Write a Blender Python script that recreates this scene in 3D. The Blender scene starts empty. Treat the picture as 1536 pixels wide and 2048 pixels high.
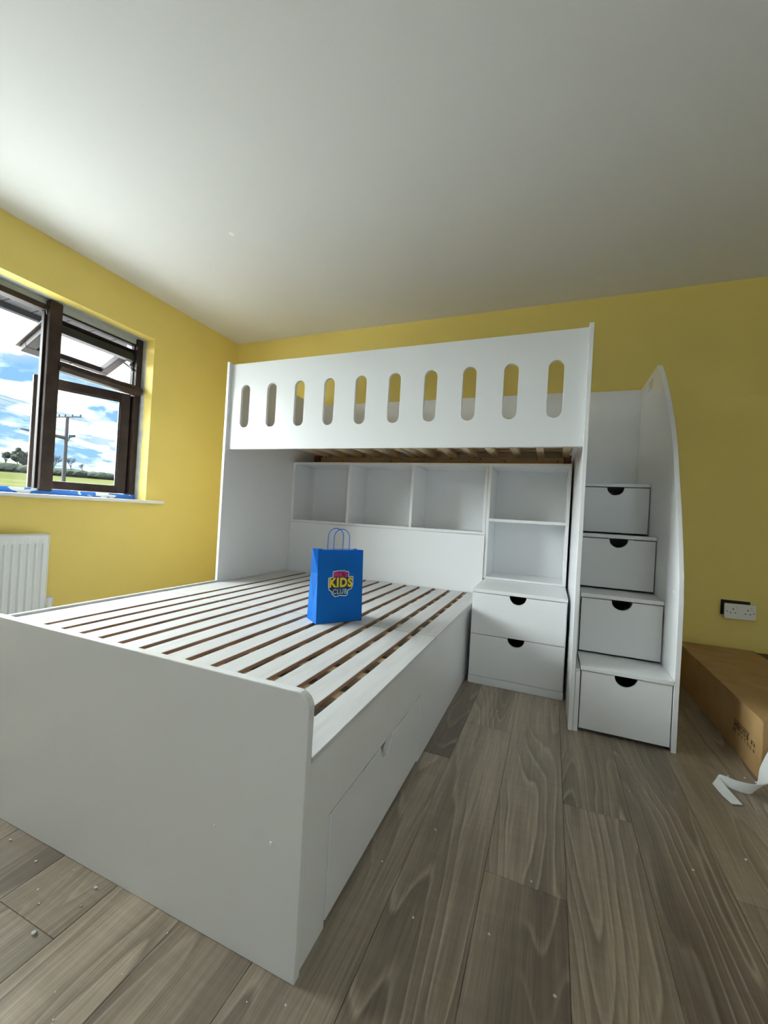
import bpy, bmesh, math, random
from mathutils import Vector, Matrix
random.seed(7)
SC = bpy.context.scene
COL = SC.collection

# ------------------------------------------------------------------ camera
cam_d = bpy.data.cameras.new('camera'); cam = bpy.data.objects.new('camera', cam_d); COL.objects.link(cam)
cam_d.sensor_fit = 'HORIZONTAL'; cam_d.sensor_width = 36.0; cam_d.lens = 827.65 / 1536 * 36.0
cam_d.clip_start = 0.02; cam_d.clip_end = 3000
CR = Vector((0.92509307, 0.37543446, 0.05702433)); CU = Vector((-0.05077298, -0.02653178, 0.99835774)); CF = Vector((-0.37633086, 0.92646912, 0.00548244))
M = Matrix.Identity(4)
for i in range(3):
    M[i][0] = CR[i]; M[i][1] = CU[i]; M[i][2] = -CF[i]
M[0][3], M[1][3], M[2][3] = 2.7754, -3.0059, 0.8714
cam.matrix_world = M
SC.camera = cam

# ------------------------------------------------------------------ view, world, sun
SC.view_settings.view_transform = 'Standard'; SC.view_settings.look = 'None'
SC.view_settings.exposure = 0.37; SC.view_settings.gamma = 1.0; SC.view_settings.use_curve_mapping = False
SC.cycles.diffuse_bounces = 8; SC.cycles.glossy_bounces = 6; SC.cycles.max_bounces = 16; SC.cycles.transparent_max_bounces = 16
SC.cycles.sample_clamp_indirect = 8.0

CLOUD = 4.6; BLUE = 1.0
W = bpy.data.worlds.new('sky'); SC.world = W; W.use_nodes = True
nt = W.node_tree; nt.nodes.clear()
def N(tree, t, **kw):
    n = tree.nodes.new(t)
    for k, v in kw.items():
        if k.startswith('i_'): n.inputs[k[2:].replace('_', ' ')].default_value = v
        else: setattr(n, k, v)
    return n
def L(tree, a, b): tree.links.new(a, b)
tc = N(nt, 'ShaderNodeTexCoord'); sep = N(nt, 'ShaderNodeSeparateXYZ'); L(nt, tc.outputs['Generated'], sep.inputs[0])
zc = N(nt, 'ShaderNodeMath', operation='MAXIMUM'); L(nt, sep.outputs[2], zc.inputs[0]); zc.inputs[1].default_value = 0.0
za = N(nt, 'ShaderNodeMath', operation='ADD'); L(nt, zc.outputs[0], za.inputs[0]); za.inputs[1].default_value = 0.16
dx = N(nt, 'ShaderNodeMath', operation='DIVIDE'); L(nt, sep.outputs[0], dx.inputs[0]); L(nt, za.outputs[0], dx.inputs[1])
dy = N(nt, 'ShaderNodeMath', operation='DIVIDE'); L(nt, sep.outputs[1], dy.inputs[0]); L(nt, za.outputs[0], dy.inputs[1])
cb = N(nt, 'ShaderNodeCombineXYZ'); L(nt, dx.outputs[0], cb.inputs[0]); L(nt, dy.outputs[0], cb.inputs[1])
cn = N(nt, 'ShaderNodeTexNoise'); cn.inputs['Scale'].default_value = 1.55; cn.inputs['Detail'].default_value = 7.0; cn.inputs['Roughness'].default_value = 0.55; cn.inputs['Distortion'].default_value = 0.25
L(nt, cb.outputs[0], cn.inputs['Vector'])
cr = N(nt, 'ShaderNodeValToRGB'); cr.color_ramp.elements[0].position = 0.42; cr.color_ramp.elements[1].position = 0.60
L(nt, cn.outputs['Fac'], cr.inputs[0])
# sky blue: deeper overhead, paler near the horizon
hz = N(nt, 'ShaderNodeMapRange'); hz.inputs['From Min'].default_value = 0.0; hz.inputs['From Max'].default_value = 0.6
L(nt, zc.outputs[0], hz.inputs['Value'])
bl = N(nt, 'ShaderNodeMixRGB'); bl.inputs[1].default_value = (0.36, 0.60, 0.88, 1); bl.inputs[2].default_value = (0.16, 0.42, 0.84, 1)
L(nt, hz.outputs[0], bl.inputs[0])
# cloud body: grey-blue bellies to white tops
cn2 = N(nt, 'ShaderNodeTexNoise'); cn2.inputs['Scale'].default_value = 3.4; cn2.inputs['Detail'].default_value = 5.0
L(nt, cb.outputs[0], cn2.inputs['Vector'])
cbr = N(nt, 'ShaderNodeValToRGB'); cbr.color_ramp.elements[0].position = 0.40; cbr.color_ramp.elements[1].position = 0.62
cbr.color_ramp.elements[0].color = (0.135, 0.165, 0.205, 1); cbr.color_ramp.elements[1].color = (1.0, 1.0, 0.99, 1)
L(nt, cn2.outputs['Fac'], cbr.inputs[0])
cs = N(nt, 'ShaderNodeVectorMath', operation='SCALE'); cs.inputs['Scale'].default_value = CLOUD; L(nt, cbr.outputs[0], cs.inputs[0])
bs = N(nt, 'ShaderNodeVectorMath', operation='SCALE'); bs.inputs['Scale'].default_value = BLUE; L(nt, bl.outputs[0], bs.inputs[0])
mx = N(nt, 'ShaderNodeMixRGB'); L(nt, cr.outputs[0], mx.inputs[0]); L(nt, bs.outputs[0], mx.inputs[1]); L(nt, cs.outputs[0], mx.inputs[2])
bg = N(nt, 'ShaderNodeBackground'); bg.inputs['Strength'].default_value = 1.0
L(nt, mx.outputs[0], bg.inputs[0]); wo = N(nt, 'ShaderNodeOutputWorld'); L(nt, bg.outputs[0], wo.inputs[0])

sun_d = bpy.data.lights.new('sun', 'SUN'); sun_d.energy = 52.0; sun_d.angle = math.radians(105); sun_d.color = (0.97, 0.98, 1.0)   # sun veiled by bright cloud: a broad soft source
sun = bpy.data.objects.new('sun', sun_d); COL.objects.link(sun)
sun.rotation_euler = Vector((0.80, 0.07, -0.54)).to_track_quat('-Z', 'Y').to_euler()

# ------------------------------------------------------------------ room measures
H = 2.368                    # ceiling
RX = 5.0; FY = -5.2          # right wall, wall behind the camera
WY0, WY1 = -2.95, -0.845     # window opening along the left wall
WZ0, WZ1 = 0.875, 2.062
WALL_T = 0.30
FX = -0.12                   # inner face of the window frame

# daylight portal (guides sampling to the window opening only)
V2 = (2.75, 4.35, .90, 2.10)   # added unseen fill window, in the wall behind the camera (x0, x1, z0, z1)
def portal(w, h, m):
    d = bpy.data.lights.new('window_portal', 'AREA'); d.shape = 'RECTANGLE'; d.size = w; d.size_y = h; d.cycles.is_portal = True
    o = bpy.data.objects.new('window_portal', d); COL.objects.link(o); o.matrix_world = m
portal(WY1 - WY0, WZ1 - WZ0, Matrix(((0, 0, -1, -WALL_T - 0.005), (1, 0, 0, (WY0 + WY1) / 2), (0, 1, 0, (WZ0 + WZ1) / 2), (0, 0, 0, 1))))
portal(V2[1] - V2[0], V2[3] - V2[2], Matrix(((-1, 0, 0, (V2[0] + V2[1]) / 2), (0, 0, -1, FY - .205), (0, 1, 0, (V2[2] + V2[3]) / 2), (0, 0, 0, 1))))

# ------------------------------------------------------------------ materials
MATS = {}
def mat(name, col=(.8, .8, .8), rough=.5, spec=.5, metal=0.0, coat=0.0, coat_rough=.1):
    m = bpy.data.materials.new(name); m.use_nodes = True
    b = m.node_tree.nodes['Principled BSDF']
    b.inputs['Base Color'].default_value = (*col, 1); b.inputs['Roughness'].default_value = rough
    b.inputs['Specular IOR Level'].default_value = spec; b.inputs['Metallic'].default_value = metal
    b.inputs['Coat Weight'].default_value = coat; b.inputs['Coat Roughness'].default_value = coat_rough
    MATS[name] = m
    return m
def bsdf(m): return m.node_tree.nodes['Principled BSDF']
def coords(m, kind='Object', scale=(1, 1, 1)):
    t = m.node_tree; c = N(t, 'ShaderNodeTexCoord'); mp = N(t, 'ShaderNodeMapping'); mp.inputs['Scale'].default_value = scale
    L(t, c.outputs[kind], mp.inputs[0]); return mp.outputs[0]
def noise(m, vec, scale, detail=3.0, rough=.5):
    n = N(m.node_tree, 'ShaderNodeTexNoise'); n.inputs['Scale'].default_value = scale; n.inputs['Detail'].default_value = detail; n.inputs['Roughness'].default_value = rough
    if vec is not None: L(m.node_tree, vec, n.inputs['Vector'])
    return n.outputs['Fac']
def ramp(m, fac, stops):
    r = N(m.node_tree, 'ShaderNodeValToRGB'); e = r.color_ramp.elements
    while len(e) < len(stops): e.new(0.5)
    for q, (p, c) in zip(e, stops): q.position = p; q.color = (*c, 1)
    L(m.node_tree, fac, r.inputs[0]); return r.outputs[0]
def bump(m, h, strength=.2, dist=.002):
    b = N(m.node_tree, 'ShaderNodeBump'); b.inputs['Strength'].default_value = strength; b.inputs['Distance'].default_value = dist
    L(m.node_tree, h, b.inputs['Height']); L(m.node_tree, b.outputs[0], bsdf(m).inputs['Normal'])
def mixrgb(m, fac, a, b, mode='MIX'):
    n = N(m.node_tree, 'ShaderNodeMixRGB', blend_type=mode)
    for i, v in ((0, fac), (1, a), (2, b)):
        if isinstance(v, (int, float)): n.inputs[i].default_value = v
        elif isinstance(v, tuple): n.inputs[i].default_value = (*v, 1)
        else: L(m.node_tree, v, n.inputs[i])
    return n.outputs[0]

YEL = (0.84, 0.67, 0.19)
def wall_mat(name, plaster=False):
    m = mat(name, YEL, .55, .35)
    v = coords(m)
    base = ramp(m, noise(m, v, 3.0, 4), [(.3, tuple(c * .97 for c in YEL)), (.7, YEL)])
    if plaster:
        # bare grey plaster left unpainted in the outer part of the window reveal, with a brushed wavy edge
        t = m.node_tree; g = N(t, 'ShaderNodeNewGeometry'); s = N(t, 'ShaderNodeSeparateXYZ'); L(t, g.outputs['Position'], s.inputs[0])
        n = N(t, 'ShaderNodeMath', operation='MULTIPLY_ADD'); L(t, noise(m, v, 7.0, 4, .6), n.inputs[0]); n.inputs[1].default_value = .055; n.inputs[2].default_value = -.108
        c = N(t, 'ShaderNodeMath', operation='LESS_THAN'); L(t, s.outputs[0], c.inputs[0]); L(t, n.outputs[0], c.inputs[1])
        pl = ramp(m, noise(m, v, 22.0, 5), [(.35, (.46, .49, .47)), (.65, (.60, .62, .58))])
        base = mixrgb(m, c.outputs[0], base, pl)
    L(m.node_tree, base, bsdf(m).inputs['Base Color'])
    bump(m, noise(m, v, 260.0, 2), .08, .001)
    return m
M_WALL = wall_mat('yellow_paint'); M_WALLP = wall_mat('yellow_paint_and_plaster', True)
M_OFFW = mat('off_white_paint', (.60, .60, .58), .6, .3); bump(M_OFFW, noise(M_OFFW, coords(M_OFFW), 180.0, 2), .06, .001)
M_CEIL = mat('ceiling_white', (.72, .725, .72), .7, .2); bump(M_CEIL, noise(M_CEIL, coords(M_CEIL), 180.0, 2), .06, .001)
M_WHITE = mat('white_lacquer', (.80, .81, .82), .22, .5)
bump(M_WHITE, noise(M_WHITE, coords(M_WHITE), 90.0, 2), .015, .001)
M_WHITEB = mat('white_melamine', (.84, .855, .87), .45, .4)
M_DBOX = mat('dark_drawer_box', (.03, .03, .032), .7)  # near-black drawer boxes, so the pull cut-outs look black
M_SILL = mat('sill_white', (.82, .83, .84), .35)
M_RAD = mat('radiator_white', (.80, .83, .84), .3, .5)
M_BLACK = mat('black_plastic', (.012, .012, .013), .4)
M_FRAME = mat('dark_brown_frame', (.035, .022, .018), .45, .2)
L(M_FRAME.node_tree, ramp(M_FRAME, noise(M_FRAME, coords(M_FRAME), 12.0, 5), [(.35, (.030, .019, .016)), (.7, (.055, .038, .032))]), bsdf(M_FRAME).inputs['Base Color'])
M_SASH = mat('brown_sash', (.024, .016, .015), .5, .15)
M_SEAL = mat('black_gasket', (.01, .01, .011), .5)
M_CHROME = mat('stay_metal', (.6, .6, .6), .3, .5, 1.0)
M_CARD = mat('cardboard', (.36, .235, .115), .75, .2)
_v = coords(M_CARD, scale=(1, 1, 1)); L(M_CARD.node_tree, ramp(M_CARD, noise(M_CARD, _v, 9.0, 4), [(.3, (.40, .25, .105)), (.7, (.48, .305, .14))]), bsdf(M_CARD).inputs['Base Color'])
M_INK = mat('brown_ink', (.05, .028, .014), .7)
M_MAROON = mat('maroon_block', (.075, .022, .014), .6)
M_FOAM = mat('white_foam', (.78, .80, .80), .7, .2)
M_FOAM.node_tree.nodes['Principled BSDF'].inputs['Transmission Weight'].default_value = 0.0
M_SOCK = mat('socket_white', (.78, .77, .73), .3)
M_TAPE = mat('blue_tape', (.02, .16, .62), .5)
_v = coords(M_TAPE); L(M_TAPE.node_tree, ramp(M_TAPE, noise(M_TAPE, coords(M_TAPE, scale=(1, 1, 2)), 8.0, 3), [(.56, (.015, .17, .66)), (.58, (.72, .76, .80))]), bsdf(M_TAPE).inputs['Base Color'])
M_PAPER = mat('blue_paper', (.0, .17, .62), .5, .25)
M_PAPERIN = mat('white_paper', (.80, .82, .84), .6)
for _m, _c in ((M_PAPER, (.0, .28, .9)),):
    t = _m.node_tree; tr = N(t, 'ShaderNodeBsdfTranslucent'); tr.inputs[0].default_value = (*_c, 1)
    ms = N(t, 'ShaderNodeMixShader'); ms.inputs[0].default_value = .22
    o = t.nodes['Material Output']; L(t, bsdf(_m).outputs[0], ms.inputs[1]); L(t, tr.outputs[0], ms.inputs[2]); L(t, ms.outputs[0], o.inputs[0])
M_PINK = mat('logo_pink', (.75, .025, .26), .5); M_MAG = mat('logo_magenta', (.15, .005, .075), .5)
M_YELL = mat('logo_yellow', (.80, .66, .02), .5); M_LBLU = mat('logo_light_blue', (.22, .56, .66), .5)
M_NAVY = mat('logo_navy', (.018, .010, .085), .5); M_LWH = mat('logo_white', (.85, .85, .88), .5)
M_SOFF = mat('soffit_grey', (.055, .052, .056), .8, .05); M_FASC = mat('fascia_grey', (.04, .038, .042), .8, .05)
M_PLUG = mat('dark_hole', (.02, .016, .012), .8)

def wood(name, c0, c1, c2, axis, rough=.55):
    m = mat(name, c1, rough, .3)
    s = {'x': (1.2, 14, 14), 'y': (14, 1.2, 14)}[axis]
    t = m.node_tree; oi = N(t, 'ShaderNodeObjectInfo'); mu = N(t, 'ShaderNodeMath', operation='MULTIPLY'); L(t, oi.outputs['Random'], mu.inputs[0]); mu.inputs[1].default_value = 37.0
    c = N(t, 'ShaderNodeTexCoord'); ad = N(t, 'ShaderNodeVectorMath', operation='ADD'); L(t, c.outputs['Object'], ad.inputs[0]); L(t, mu.outputs[0], ad.inputs[1])
    mp = N(t, 'ShaderNodeMapping'); mp.inputs['Scale'].default_value = s; L(t, ad.outputs[0], mp.inputs[0])
    f = noise(m, mp.outputs[0], 3.0, 6, .6)
    L(t, ramp(m, f, [(.3, c0), (.5, c1), (.72, c2)]), bsdf(m).inputs['Base Color'])
    bump(m, f, .1, .001)
    return m
M_SLAT = wood('whitewashed_slat', (.54, .54, .535), (.595, .595, .595), (.635, .64, .645), 'y')
M_EDGE = wood('raw_plywood_edge', (.26, .16, .11), (.36, .23, .16), (.44, .30, .21), 'y')
M_PINE = wood('raw_pine', (.64, .49, .31), (.74, .59, .40), (.80, .68, .50), 'x')
M_PINEY = wood('raw_pine_cross', (.64, .49, .31), (.74, .59, .40), (.80, .68, .50), 'y')
M_BEAM = wood('brown_pine', (.52, .33, .16), (.62, .42, .22), (.70, .50, .29), 'x')
M_RED = mat('red_brown_block', (.20, .06, .03), .6)

FLO = ((.155, .120, .091), (.30, .245, .188), (.44, .365, .283), (.52, .445, .345), (.105, .078, .058))
def plank_mat():
    m = mat('grey_oak_laminate', (.2, .17, .14), .36, .45)
    t = m.node_tree
    c = N(t, 'ShaderNodeTexCoord'); oi = N(t, 'ShaderNodeObjectInfo')
    off = N(t, 'ShaderNodeCombineXYZ'); mu = N(t, 'ShaderNodeMath', operation='MULTIPLY'); mu.inputs[1].default_value = 91.0; L(t, oi.outputs['Random'], mu.inputs[0])
    L(t, mu.outputs[0], off.inputs[2]); L(t, mu.outputs[0], off.inputs[1])
    ad = N(t, 'ShaderNodeVectorMath', operation='ADD'); L(t, c.outputs['Object'], ad.inputs[0]); L(t, off.outputs[0], ad.inputs[1])
    def mp(s):
        q = N(t, 'ShaderNodeMapping'); q.inputs['Scale'].default_value = s; L(t, ad.outputs[0], q.inputs[0]); return q.outputs[0]
    # cathedral figure: growth rings as contour lines of a stretched, wandering noise field
    wv = noise(m, mp((9.0, 2.2, 1)), 1.0, 2, .5)
    f0 = noise(m, mp((5.0, .62, 1)), 1.0, 1.2, .4)
    f1 = N(t, 'ShaderNodeMath', operation='MULTIPLY_ADD'); L(t, wv, f1.inputs[0]); f1.inputs[1].default_value = .085; L(t, f0, f1.inputs[2])
    k = N(t, 'ShaderNodeMath', operation='MULTIPLY'); L(t, f1.outputs[0], k.inputs[0]); k.inputs[1].default_value = 21.0
    fr = N(t, 'ShaderNodeMath', operation='FRACT'); L(t, k.outputs[0], fr.inputs[0])
    broad = noise(m, mp((6.5, .55, 1)), 1.0, 4, .6)
    fib = noise(m, mp((230.0, 4.5, 1)), 1.0, 5, .7)
    saw = noise(m, mp((3.0, 60.0, 1)), 1.0, 3, .6)
    base = ramp(m, broad, [(.28, FLO[0]), (.48, FLO[1]), (.70, FLO[2])])
    base = mixrgb(m, ramp(m, f0, [(.30, (.85, .85, .85)), (.52, (0, 0, 0))]), base, FLO[0])
    zone = ramp(m, noise(m, mp((5.5, .8, 1)), 1.0, 2), [(.38, (.05, .05, .05)), (.58, (.58, .58, .58))])
    for stops, colr in (([(.0, (0, 0, 0)), (.07, (1, 1, 1)), (.26, (0, 0, 0))], FLO[3]), ([(.55, (0, 0, 0)), (.95, (.75, .75, .75)), (1.0, (0, 0, 0))], FLO[4])):
        zm = N(t, 'ShaderNodeMath', operation='MULTIPLY'); L(t, zone, zm.inputs[0]); L(t, ramp(m, fr.outputs[0], stops), zm.inputs[1])
        base = mixrgb(m, zm.outputs[0], base, colr)
    base = mixrgb(m, .48, base, ramp(m, fib, [(.30, (.24, .24, .24)), (.70, (.78, .78, .78))]), 'OVERLAY')
    base = mixrgb(m, .10, base, ramp(m, saw, [(.40, (.36, .36, .36)), (.66, (.74, .74, .74))]), 'OVERLAY')
    # per-plank tone
    hsv = N(t, 'ShaderNodeHueSaturation'); vr = N(t, 'ShaderNodeMapRange'); L(t, oi.outputs['Random'], vr.inputs['Value']); vr.inputs['To Min'].default_value = .84; vr.inputs['To Max'].default_value = 1.12
    L(t, vr.outputs[0], hsv.inputs['Value']); L(t, base, hsv.inputs['Color'])
    L(t, hsv.outputs[0], bsdf(m).inputs['Base Color'])
    bump(m, fib, .12, .0006)
    return m
M_PLANK = plank_mat()
M_SUB = mat('dark_underlay', (.03, .026, .022), .9)

def glass_mat():
    m = bpy.data.materials.new('window_glass'); m.use_nodes = True; t = m.node_tree; t.nodes.clear()
    tr = N(t, 'ShaderNodeBsdfTransparent'); tr.inputs[0].default_value = (.93, .97, .96, 1)
    gl = N(t, 'ShaderNodeBsdfGlossy'); gl.inputs['Roughness'].default_value = 0.0
    fr = N(t, 'ShaderNodeFresnel'); fr.inputs[0].default_value = 1.45
    gm = N(t, 'ShaderNodeNewGeometry'); iv = N(t, 'ShaderNodeMath', operation='SUBTRACT'); iv.inputs[0].default_value = 1.0; L(t, gm.outputs['Backfacing'], iv.inputs[1])
    fm = N(t, 'ShaderNodeMath', operation='MULTIPLY'); L(t, fr.outputs[0], fm.inputs[0]); L(t, iv.outputs[0], fm.inputs[1])
    ms = N(t, 'ShaderNodeMixShader'); L(t, fm.outputs[0], ms.inputs[0]); L(t, tr.outputs[0], ms.inputs[1]); L(t, gl.outputs[0], ms.inputs[2])
    o = N(t, 'ShaderNodeOutputMaterial'); L(t, ms.outputs[0], o.inputs[0]); return m
M_GLASS = glass_mat()
M_PLAST = mat('grey_plaster', (.48, .51, .49), .8, .2)

# ------------------------------------------------------------------ geometry helpers
ROOT = {}
def props(o, label=None, cat=None, group=None, kind=None):
    if label: o['label'] = label
    if cat: o['category'] = cat
    if group: o['group'] = group
    if kind: o['kind'] = kind
    return o
def thing(name, label, cat, loc=(0, 0, 0), group=None, kind=None):
    o = bpy.data.objects.new(name, None); COL.objects.link(o); o.location = loc; o.empty_display_size = .05
    ROOT[o.name] = Vector(loc); return props(o, label, cat, group, kind)
def link(name, me, m, parent=None, loc=None):
    """me holds world coordinates unless loc is given (then it is local to loc)"""
    base = ROOT[parent.name] if parent else Vector((0, 0, 0))
    for q in (m if isinstance(m, (list, tuple)) else [m]):
        if q.name not in [x.name for x in me.materials if x]: me.materials.append(q)
    o = bpy.data.objects.new(name, me); COL.objects.link(o)
    if parent: o.parent = parent
    if loc is not None: o.location = Vector(loc) - base; ROOT[o.name] = Vector(loc)
    else:
        if base.length > 0: me.transform(Matrix.Translation(-base))
        ROOT[o.name] = base.copy()
    return o
def mesh(name, bm, smooth=None):
    me = bpy.data.meshes.new(name); bm.normal_update(); bm.to_mesh(me); bm.free()
    if smooth is not None:
        for p in me.polygons: p.use_smooth = True
        me.set_sharp_from_angle(angle=math.radians(smooth))
    return me
def bm_box(bm, x0, x1, y0, y1, z0, z1, bev=0.0, seg=2):
    r = bmesh.ops.create_cube(bm, size=1.0)['verts']
    for v in r: v.co = Vector(((x0 + x1) / 2 + v.co.x * (x1 - x0), (y0 + y1) / 2 + v.co.y * (y1 - y0), (z0 + z1) / 2 + v.co.z * (z1 - z0)))
    if bev > 0:
        es = list({e for v in r for e in v.link_edges}); bmesh.ops.bevel(bm, geom=es, offset=bev, segments=seg, affect='EDGES', profile=.5)
def box(name, b, m, parent=None, bev=.0015):
    bm = bmesh.new(); bm_box(bm, *b, bev); return link(name, mesh(name, bm), m, parent)
def boxes(name, bs, m, parent=None, bev=.0015):
    bm = bmesh.new()
    for b in bs: bm_box(bm, *b, bev)
    return link(name, mesh(name, bm), m, parent)
def flat_curve(loops, thick, bev=.0015, off=0.0):
    c = bpy.data.curves.new('tmp', 'CURVE'); c.dimensions = '2D'; c.fill_mode = 'BOTH'; c.extrude = max(thick / 2 - bev, 0); c.bevel_depth = bev; c.bevel_resolution = 1; c.offset = off - bev
    for lp in loops:
        s = c.splines.new('POLY'); s.points.add(len(lp) - 1); s.use_cyclic_u = True
        for p, q in zip(s.points, lp): p.co = (q[0], q[1], 0, 1)
    o = bpy.data.objects.new('tmp', c); COL.objects.link(o)
    dg = bpy.context.evaluated_depsgraph_get(); me = bpy.data.meshes.new_from_object(o.evaluated_get(dg))
    bpy.data.objects.remove(o); bpy.data.curves.remove(c)
    me.materials.clear()
    for p in me.polygons: p.use_smooth = False
    return me
def panel_yz(loops, x0, x1, bev=.0015):
    me = flat_curve(loops, x1 - x0, bev); xc = (x0 + x1) / 2
    for v in me.vertices: a, b, c = v.co; v.co = (xc + c, a, b)
    return me
def panel_xz(loops, y0, y1, bev=.0015):
    me = flat_curve(loops, y1 - y0, bev); yc = (y0 + y1) / 2
    for v in me.vertices: a, b, c = v.co; v.co = (a, yc - c, b)
    return me
def rect(a0, a1, b0, b1): return [(a0, b0), (a1, b0), (a1, b1), (a0, b1)]
def rrect(a0, a1, b0, b1, r=.01, n=5):
    out = []
    for cx, cy, s in ((a1 - r, b0 + r, -90), (a1 - r, b1 - r, 0), (a0 + r, b1 - r, 90), (a0 + r, b0 + r, 180)):
        for i in range(n + 1):
            t = math.radians(s + 90 * i / n); out.append((cx + r * math.cos(t), cy + r * math.sin(t)))
    return out
def notch_front(x0, x1, z0, z1, r=.0415, cx=None):
    cx = (x0 + x1) / 2 if cx is None else cx
    arc = [(cx + r * math.cos(t), z1 - r * math.sin(t)) for t in [math.pi * i / 16 for i in range(17)]]
    return [(x0, z0), (x1, z0), (x1, z1)] + arc + [(x0, z1)]
def tube(bm, pts, rad, n=8, closed=False):
    pts = [Vector(p) for p in pts]; rings = []
    rads = rad if isinstance(rad, (list, tuple)) else [rad] * len(pts)
    up = None
    for i, p in enumerate(pts):
        d = (pts[min(i + 1, len(pts) - 1)] - pts[max(i - 1, 0)]).normalized()
        if up is None: up = d.orthogonal().normalized()
        up = (up - d * up.dot(d)).normalized(); s = d.cross(up)
        rings.append([bm.verts.new(p + (up * math.cos(2 * math.pi * k / n) + s * math.sin(2 * math.pi * k / n)) * rads[i]) for k in range(n)])
    for a, b in zip(rings, rings[1:]):
        for k in range(n): bm.faces.new((a[k], a[(k + 1) % n], b[(k + 1) % n], b[k]))
    bm.faces.new(rings[0][::-1]); bm.faces.new(rings[-1])

# ------------------------------------------------------------------ the room
def struct(o): o['kind'] = 'structure'; return o
# floor: dark underlay with one object per laminate plank
bm = bmesh.new(); bm_box(bm, -WALL_T, RX + .2, FY - .2, .2, -.12, -.0105)
floor = struct(link('floor', mesh('floor', bm), M_SUB)); floor['label'] = 'grey-brown oak laminate floor'
PW = .1885; S0 = 1.533
PL = 1.36
pm = {}
def plank_mesh(l):
    key = round(l, 3)
    if key not in pm:
        bm = bmesh.new(); bm_box(bm, -PW / 2 + .0004, PW / 2 - .0004, -l / 2 + .0004, l / 2 - .0004, -.010, 0, .0007, 1)
        pm[key] = mesh('plank', bm); pm[key].materials.append(M_PLANK)
    return pm[key]
joints = {1: -2.473, 5: -1.20, 6: -1.933, 7: -1.569, 4: -1.50, 8: -.92, 9: -1.75, 3: -2.86, 2: -3.2, 0: -2.66}
k0 = -9
for k in range(k0, 19):
    xc = S0 + PW * (k + .5)
    if xc - PW / 2 < -.02 or xc + PW / 2 > RX + .15: continue
    j = joints.get(k, random.uniform(-2.8, -1.2))
    ys = [j]
    while ys[0] > FY: ys.insert(0, ys[0] - PL)
    while ys[-1] < 0: ys.append(ys[-1] + PL)
    for a, b in zip(ys, ys[1:]):
        a2, b2 = max(a, FY), min(b, 0.0)
        if b2 - a2 < .05: continue
        o = bpy.data.objects.new('plank', plank_mesh(b2 - a2)); COL.objects.link(o); o.parent = floor; o.location = (xc, (a2 + b2) / 2, 0)

box_ceiling = struct(box('ceiling', (-WALL_T, RX + .2, FY - .2, .2, H, H + .15), M_CEIL, bev=0))
# a small filler mark on the ceiling
bm = bmesh.new(); bmesh.ops.create_circle(bm, cap_ends=True, segments=12, radius=.017)
for v in bm.verts: v.co = Vector((1.059 + v.co.x * .8, -1.246 + v.co.y * .9 + random.uniform(-.004, .004), H - .0008))
link('filler_mark', mesh('filler_mark', bm), M_LWH, box_ceiling)
struct(box('wall_back', (-WALL_T, RX + .2, 0, .2, -.1, H), M_WALL, bev=0))
struct(box('wall_right', (RX, RX + .2, FY, 0, -.1, H), M_OFFW, bev=0))
struct(link('wall_front', panel_xz([rect(-WALL_T, RX + .2, -.1, H), rect(*V2)], FY - .2, FY, 0), M_OFFW))
me = panel_yz([rect(FY, 0, -.1, H), rect(WY0, WY1, WZ0 - .02, WZ1)], -WALL_T, 0, 0)
struct(link('wall_left', me, M_WALLP))
sill = box('trim_1', (FX - .02, .045, WY0 - .12, -.722, WZ0 - .023, WZ0), M_SILL, bev=.006); struct(sill)
sill['label'] = 'white painted window sill board'

# ------------------------------------------------------------------ window
win = thing('window_1', 'dark brown framed window with open top light and casement', 'window', (FX, (WY0 + WY1) / 2, WZ0), kind='structure')
del win['category']
fx0, fx1 = FX - .065, FX
fw = .042
MY0, MY1 = -1.477, -1.402       # mullion
boxes('outer_frame', [(fx0, fx1, WY1 - fw, WY1, WZ0, WZ1), (fx0, fx1, WY0, WY0 + fw, WZ0, WZ1), (fx0, fx1, WY0 + fw, WY1 - fw, WZ0, WZ0 + .03), (fx0, fx1, WY0 + fw, MY0, WZ1 - .072, WZ1 - .038), (fx0, fx1 - .03, MY1, WY1 - fw, WZ1 - .046, WZ1 - .038)], M_FRAME, win, .003)
box('head_packer', (fx0, fx1 - .02, WY0 + fw, WY1 - fw, WZ1 - .038, WZ1), M_PLAST, win, .001)
box('mullion', (fx0, fx1 + .022, MY0, MY1, WZ0 + .02, WZ1 - .004), M_FRAME, win, .010)
box('mullion', (fx0, fx1 + .01, -2.245, -2.17, WZ0 + .02, WZ1 - .004), M_FRAME, win, .008)
# transom: chunky chamfered rail with a pointed end
bm = bmesh.new()
prof = [(fx0, 1.655), (fx0, 1.715), (FX, 1.715), (FX + .038, 1.70), (FX + .055, 1.682), (FX + .055, 1.668), (FX + .03, 1.645), (FX, 1.64)]
def extr(bm, prof, y0, y1, tip=0.0):
    A = [bm.verts.new((x, y0, z)) for x, z in prof]; B = [bm.verts.new((x, y1, z)) for x, z in prof]
    n = len(prof)
    for i in range(n): bm.faces.new((A[i], A[(i + 1) % n], B[(i + 1) % n], B[i]))
    if tip:
        cx = sum(p[0] for p in prof) / n; cz = sum(p[1] for p in prof) / n; c = bm.verts.new((cx, y1 + tip, cz))
        for i in range(n): bm.faces.new((B[i], B[(i + 1) % n], c))
    else: bm.faces.new(B)
    bm.faces.new(A[::-1])
    bmesh.ops.recalc_face_normals(bm, faces=bm.faces)
extr(bm, prof, MY1 - .01, WY1 - .022, .018)
link('transom', mesh('transom', bm), M_FRAME, win)
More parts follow.
